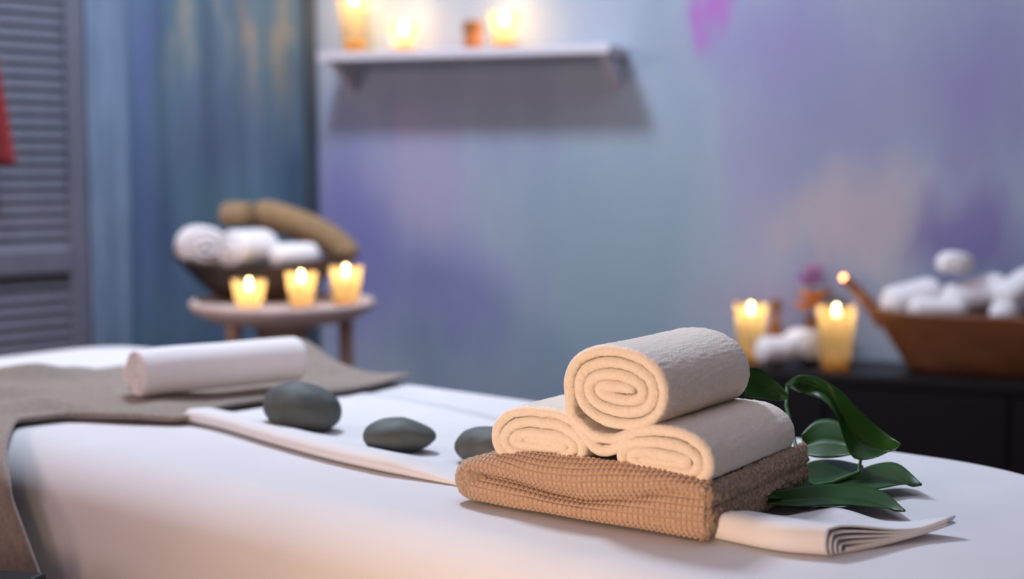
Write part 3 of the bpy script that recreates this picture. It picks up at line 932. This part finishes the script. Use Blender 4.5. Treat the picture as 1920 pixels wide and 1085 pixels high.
# ------------------------------------------------------------------ wall shelf
def R(w, off, z): return Vector((CX, CY, 0)) + RD * w + RN * off + Vector((0, 0, z))
AR = math.atan2(RD.y, RD.x)
sh = thing('wall_shelf', 'white painted shelf board on the mural wall holding three candles', 'shelf', R(0, 0, 0), AR)
box('shelf_board', 0.095, 0.887, -0.150, -0.001, 1.322, 1.344, MAT['shelf'], sh, bev=0.003)
for x in (0.125, 0.862):
    bm = bmesh.new()
    vsb = [bm.verts.new(v) for v in [(x - 0.008, -0.001, 1.322), (x - 0.008, -0.135, 1.322), (x - 0.008, -0.001, 1.245), (x + 0.008, -0.001, 1.322), (x + 0.008, -0.135, 1.322), (x + 0.008, -0.001, 1.245)]]
    for f in ((0, 1, 2), (5, 4, 3), (0, 3, 4, 1), (1, 4, 5, 2), (2, 5, 3, 0)): bm.faces.new([vsb[i] for i in f])
    bm_obj('bracket', bm, MAT['shelf'], sh)
SZ = 1.3445
candle('tall lit candle at the left end of the wall shelf', R(0.171, 0.085, SZ), 0.043, 0.026, 0.165, fill=0.2, group=G2, power=210.0, glass='clear', flame_z=0.141)
candle('short round lit candle on the wall shelf beside the tall one', R(0.313, 0.085, SZ), 0.041, 0.026, 0.072, group=G2, power=210.0, glass='clear', flame_z=0.062)
candle('lit candle on the wall shelf to the right of the amber block', R(0.591, 0.085, SZ), 0.040, 0.027, 0.090, group=G2, power=210.0, glass='clear', flame_z=0.076)
jb = thing('amber_jar', 'small amber jar between the candles on the wall shelf', 'jar', R(0.501, 0.075, SZ), AR)
lathe('jar_body', [(0.0005, 0.0), (0.020, 0.0), (0.024, 0.006), (0.024, 0.036), (0.020, 0.042), (0.0005, 0.042)], MAT['amber'], jb, seg=32)
lathe('lid', [(0.0005, 0.042), (0.0245, 0.042), (0.0255, 0.048), (0.0255, 0.066), (0.022, 0.072), (0.0005, 0.072)], MAT['cork'], jb, seg=32)

# ------------------------------------------------------------------ black sideboard on the right
CZ_ = 0.592
cb = thing('sideboard', 'long low black lacquered sideboard against the mural wall', 'sideboard', R(0, 0, 0), AR)
box('top', 1.02, 2.62, -0.265, -0.010, CZ_ - 0.025, CZ_, MAT['black'], cb, bev=0.003)
box('body', 1.035, 2.605, -0.250, -0.014, 0.06, CZ_ - 0.026, MAT['black'], cb, bev=0.002)
for k in range(4):
    d = box('door', 1.045 + k * 0.39, 1.045 + k * 0.39 + 0.380, -0.262, -0.251, 0.075, CZ_ - 0.035, MAT['black'], cb, bev=0.002)
    lathe('knob', [(0.0005, 0), (0.004, 0), (0.008, 0.006), (0.0005, 0.011)], MAT['metal'], d, seg=16, loc=(0, 0, 0)).matrix_basis = Matrix.Translation((1.045 + k * 0.39 + (0.35 if k % 2 == 0 else 0.03), -0.262, 0.36)) @ Matrix.Rotation(PI / 2, 4, 'X')
for x in (1.06, 2.55):
    box('plinth', x, x + 0.03, -0.24, -0.02, 0.0, 0.06, MAT['black'], cb)
candle('lit candle on the black sideboard half behind the top towel roll', R(1.24, 0.165, CZ_ + 0.0005), 0.0385, 0.027, 0.142, fill=0.2, group=G3, flame_z=0.128)
candle('tall lit candle beside the wooden boat bowl on the black sideboard', R(1.441, 0.20, CZ_ + 0.0005), 0.0455, 0.031, 0.148, fill=0.2, group=G3, flame_z=0.135)

# the reddish boat bowl with its upswept handle
def wood_boat():
    o = thing('boat_bowl', 'reddish brown wooden boat bowl with an upswept handle on the black sideboard', 'bowl', R(1.885, 0.138, CZ_ + 0.0005), AR)
    nr, na = 12, 72
    L, W, H = 0.378, 0.112, 0.140
    bl = 0.76
    def pt(q, a, ins):
        kx = bl + (1 - bl) * q; ky = 0.55 + 0.45 * q ** 0.7
        c, s = cos(a), sin(a)
        return ((L - ins) * kx * math.copysign(abs(c) ** 0.75, c), (W - ins) * ky * math.copysign(abs(s) ** 0.9, s), H * q)
    vs = []
    for i in range(nr + 1):
        for j in range(na): vs.append(pt(i / nr, 2 * PI * j / na, 0))
    for i in range(nr, -1, -1):
        for j in range(na):
            x, y, z = pt(i / nr, 2 * PI * j / na, 0.010); vs.append((x, y, max(z, 0.01)))
    fs = grid_faces(2 * nr + 2, na, wrap_v=True); fs.append(tuple(range(na))); n0 = (2 * nr + 1) * na; fs.append(tuple(range(n0, n0 + na)))
    mesh_obj('bowl_body', vs, fs, MAT['redwood'], o)
    hp = catmull([(-0.345, 0.0, 0.100), (-0.362, 0.0, 0.124), (-0.385, 0.0, 0.153), (-0.413, 0.0, 0.182), (-0.436, 0.0, 0.202)], 6)
    n = len(hp)
    h = tube_obj('handle', [tuple(p) for p in hp], [0.017 - 0.006 * i / n for i in range(n)], MAT['redwood'], o, seg=18)
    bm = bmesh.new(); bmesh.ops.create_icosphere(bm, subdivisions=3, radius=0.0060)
    k = bm_obj('handle_glint', bm, emit('glint_emission', (1.0, 0.36, 0.13), 14.0), h, smooth=True); k.location = (-0.438, 0, 0.205); k['label'] = 'bright orange handle tip, its highlight given as emission'  # candle highlight on the handle end, imitated by an emissive ball
    return o
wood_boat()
GW = 'white rolled towels in the boat bowl'
def rr(w, off, z): return R(w, off, z)
small_roll('white rolled towel on top of the boat bowl pile', rr(1.692, 0.135, 0.836), AR + rad(18), 0.040, 0.10, MAT['towel'], group=GW, seed=11, rzf=0.75)
small_roll('white rolled towel leaning over the handle end of the boat bowl', rr(1.600, 0.135, 0.753), AR + rad(-58), 0.048, 0.15, MAT['towel'], group=GW, seed=12, tilt=0.22)
small_roll('small white rolled towel below the topmost one, along the bowl rim', rr(1.660, 0.178, 0.738), AR + rad(-80), 0.030, 0.13, MAT['towel'], group=GW, seed=13)
small_roll('white rolled towel slanting up in the middle of the boat bowl', rr(1.735, 0.120, 0.765), AR + rad(-72), 0.046, 0.16, MAT['towel'], group=GW, seed=14, tilt=0.25)
small_roll('white rolled towel tilted steepest, at the end of the boat bowl away from the handle', rr(1.825, 0.130, 0.780), AR + rad(-50), 0.042, 0.13, MAT['towel'], group=GW, seed=15, tilt=0.5)
small_roll('small round white rolled towel low at the boat bowl rim, furthest from the handle', rr(1.800, 0.178, 0.733), AR + rad(30), 0.028, 0.07, MAT['towel'], group=GW, seed=16)

# small things between the two sideboard candles
gh = 'white hand towels on the black sideboard'
small_roll('white rolled hand towel lying low between the sideboard candles', rr(1.303, 0.205, CZ_ + 0.0385), AR + rad(-55), 0.040, 0.09, MAT['towel'], group=gh, seed=21)
small_roll('white rolled hand towel behind, nearer the tall sideboard candle', rr(1.358, 0.135, CZ_ + 0.0455), AR + rad(40), 0.047, 0.09, MAT['towel'], group=gh, seed=22)
bo = thing('oil_bottle', 'small brown stoppered bottle behind the white hand towels', 'bottle', rr(1.283, 0.085, CZ_ + 0.0005))
lathe('bottle_body', [(0.0005, 0), (0.018, 0), (0.019, 0.004), (0.019, 0.065), (0.010, 0.090), (0.009, 0.118), (0.0005, 0.118)], MAT['amber'], bo, seg=28)
lathe('stopper', [(0.0005, 0.117), (0.012, 0.117), (0.013, 0.122), (0.012, 0.140), (0.009, 0.145), (0.0005, 0.145)], MAT['cork'], bo, seg=24)

fv = thing('flower_vase', 'little vase of purple and orange flowers behind the hand towels', 'flowers', rr(1.362, 0.062, CZ_ + 0.0005))
lathe('vase', [(0.0005, 0), (0.016, 0), (0.021, 0.02), (0.019, 0.06), (0.012, 0.095), (0.015, 0.105), (0.013, 0.105), (0.010, 0.095), (0.0005, 0.03)], MAT['cork'], fv, seg=28)
def blossom(c, r, m, petals=6):
    bm = bmesh.new()
    for k in range(petals):
        a = 2 * PI * k / petals
        g = bmesh.ops.create_icosphere(bm, subdivisions=3, radius=1.0)['verts']
        for v in g:
            x, y, z = v.co
            q = Vector((x * r * 0.55 + r * 0.55, y * r * 0.36, z * r * 0.20 + 0.35 * r * (x + 1)))
            q = Matrix.Rotation(a, 3, 'Z') @ q
            v.co = q + Vector(c)
    return bm_obj('blossom', bm, m, fv, smooth=True)
blossom((0.006, 0, 0.140), 0.034, MAT['orange'])
blossom((-0.014, -0.008, 0.120), 0.026, MAT['orange'])
blossom((0.000, 0.006, 0.180), 0.034, MAT['purple'])
blossom((0.004, 0.004, 0.208), 0.026, simple('pink_petal', (0.50, 0.22, 0.40), 0.6, 0.2), petals=5)
tube_obj('stem', [(0, 0, 0.09), (0.002, 0.004, 0.15), (0.003, 0.004, 0.205)], 0.002, MAT['stem'], fv)

# ------------------------------------------------------------------ red cloth at the left edge, hung from the louvred door
hc = thing('hanging_cloth', 'red cloth hanging against the louvred door at the picture edge', 'cloth', (0, 0, 0))
hc.matrix_world = ML
nu, nv = 40, 30
vs = []
for i in range(nu):
    q = i / (nu - 1)
    for j in range(nv):
        f = j / (nv - 1)
        wdt = 0.03 + 0.075 * q
        x = -1.012 + (f - 0.5) * 2 * wdt + 0.01 * q
        y = -0.075 + 0.012 * sin(f * 16 + q * 1.5) * (0.3 + q)
        z = 1.66 - 0.595 * q - 0.01 * f
        vs.append((x, y, z))
o = mesh_obj('cloth_body', vs, grid_faces(nu, nv), MAT['red'], hc)
md = o.modifiers.new('thickness', 'SOLIDIFY'); md.thickness = 0.003
tube_obj('hook', [(-1.012, -0.040, 1.675), (-1.012, -0.075, 1.668), (-1.012, -0.085, 1.690)], 0.005, MAT['metal'], hc)

# ------------------------------------------------------------------ dark stool by the table, lower left
ds = thing('stool', 'dark stool at the lower corner beside the massage table', 'stool', (-0.675, 1.40, 0.0), rad(-12))
box('seat', -0.17, 0.17, -0.13, 0.10, 0.607, 0.632, MAT['black'], ds, bev=0.005)
for sx in (-1, 1):
    for yy in (-0.10, 0.07):
        box('leg', sx * 0.14 - 0.015, sx * 0.14 + 0.015, yy - 0.015, yy + 0.015, 0.0, 0.607, MAT['black'], ds, bev=0.003)

# ------------------------------------------------------------------ lights
def area(name, loc, target, size, energy, col, size_y=None):
    ld = bpy.data.lights.new(name, 'AREA'); ld.energy = energy; ld.color = col; ld.size = size
    if size_y: ld.shape = 'RECTANGLE'; ld.size_y = size_y
    o = bpy.data.objects.new(name, ld); link(o)
    o.location = loc
    d = Vector(target) - Vector(loc)
    o.rotation_euler = d.to_track_quat('-Z', 'Y').to_euler()
    return o
area('ceiling_lamp', (-0.52, 2.72, 2.54), (0.0, 2.2, 0.7), 0.30, 45.0, (0.74, 0.84, 1.0))
area('overhead_fill', (0.6, 2.1, 2.57), (0.6, 2.1, 0.0), 1.9, 14.0, (0.80, 0.82, 1.0))  # added soft fill from above, lifts the shaded sides; no fixture there
wl = area('warm_lamp', (-0.45, 0.42, 0.80), (0.08, 1.36, 0.79), 0.20, 1.95, (1.0, 0.66, 0.38))
wl.data.spread = rad(84)
area('rose_fill', (-2.3, -1.5, 1.3), (-0.2, 2.6, 1.0), 1.6, 28.0, (1.0, 0.68, 0.78))  # added pink fill behind the camera for the table side and shelf shadow
area('warm_side_fill', (-1.95, 2.0, 1.55), (0.1, 3.75, 1.1), 0.35, 12.0, (1.0, 0.72, 0.60))  # added off-frame warm fill, lightens the wall under the shelf

w = bpy.data.worlds.new('World'); SC.world = w; w.use_nodes = True
w.node_tree.nodes['Background'].inputs['Color'].default_value = (0.3, 0.35, 0.5, 1)
w.node_tree.nodes['Background'].inputs['Strength'].default_value = 0.1

# ------------------------------------------------------------------ camera
cam = bpy.data.cameras.new('camera'); co = bpy.data.objects.new('camera', cam); link(co)
co.location = (0, 0, 1.06); co.rotation_euler = (PI / 2 - PITCH, 0, 0)
cam.lens = 50; cam.sensor_width = 36; cam.sensor_fit = 'HORIZONTAL'
cam.clip_start = 0.05; cam.clip_end = 50
cam.dof.use_dof = True; cam.dof.focus_distance = 1.40; cam.dof.aperture_fstop = 2.5
SC.camera = co

vs_ = SC.view_settings
SC.display_settings.display_device = 'sRGB'
vs_.view_transform = 'Standard'; vs_.look = 'None'; vs_.exposure = 0.0; vs_.gamma = 1.0
vs_.use_curve_mapping = False
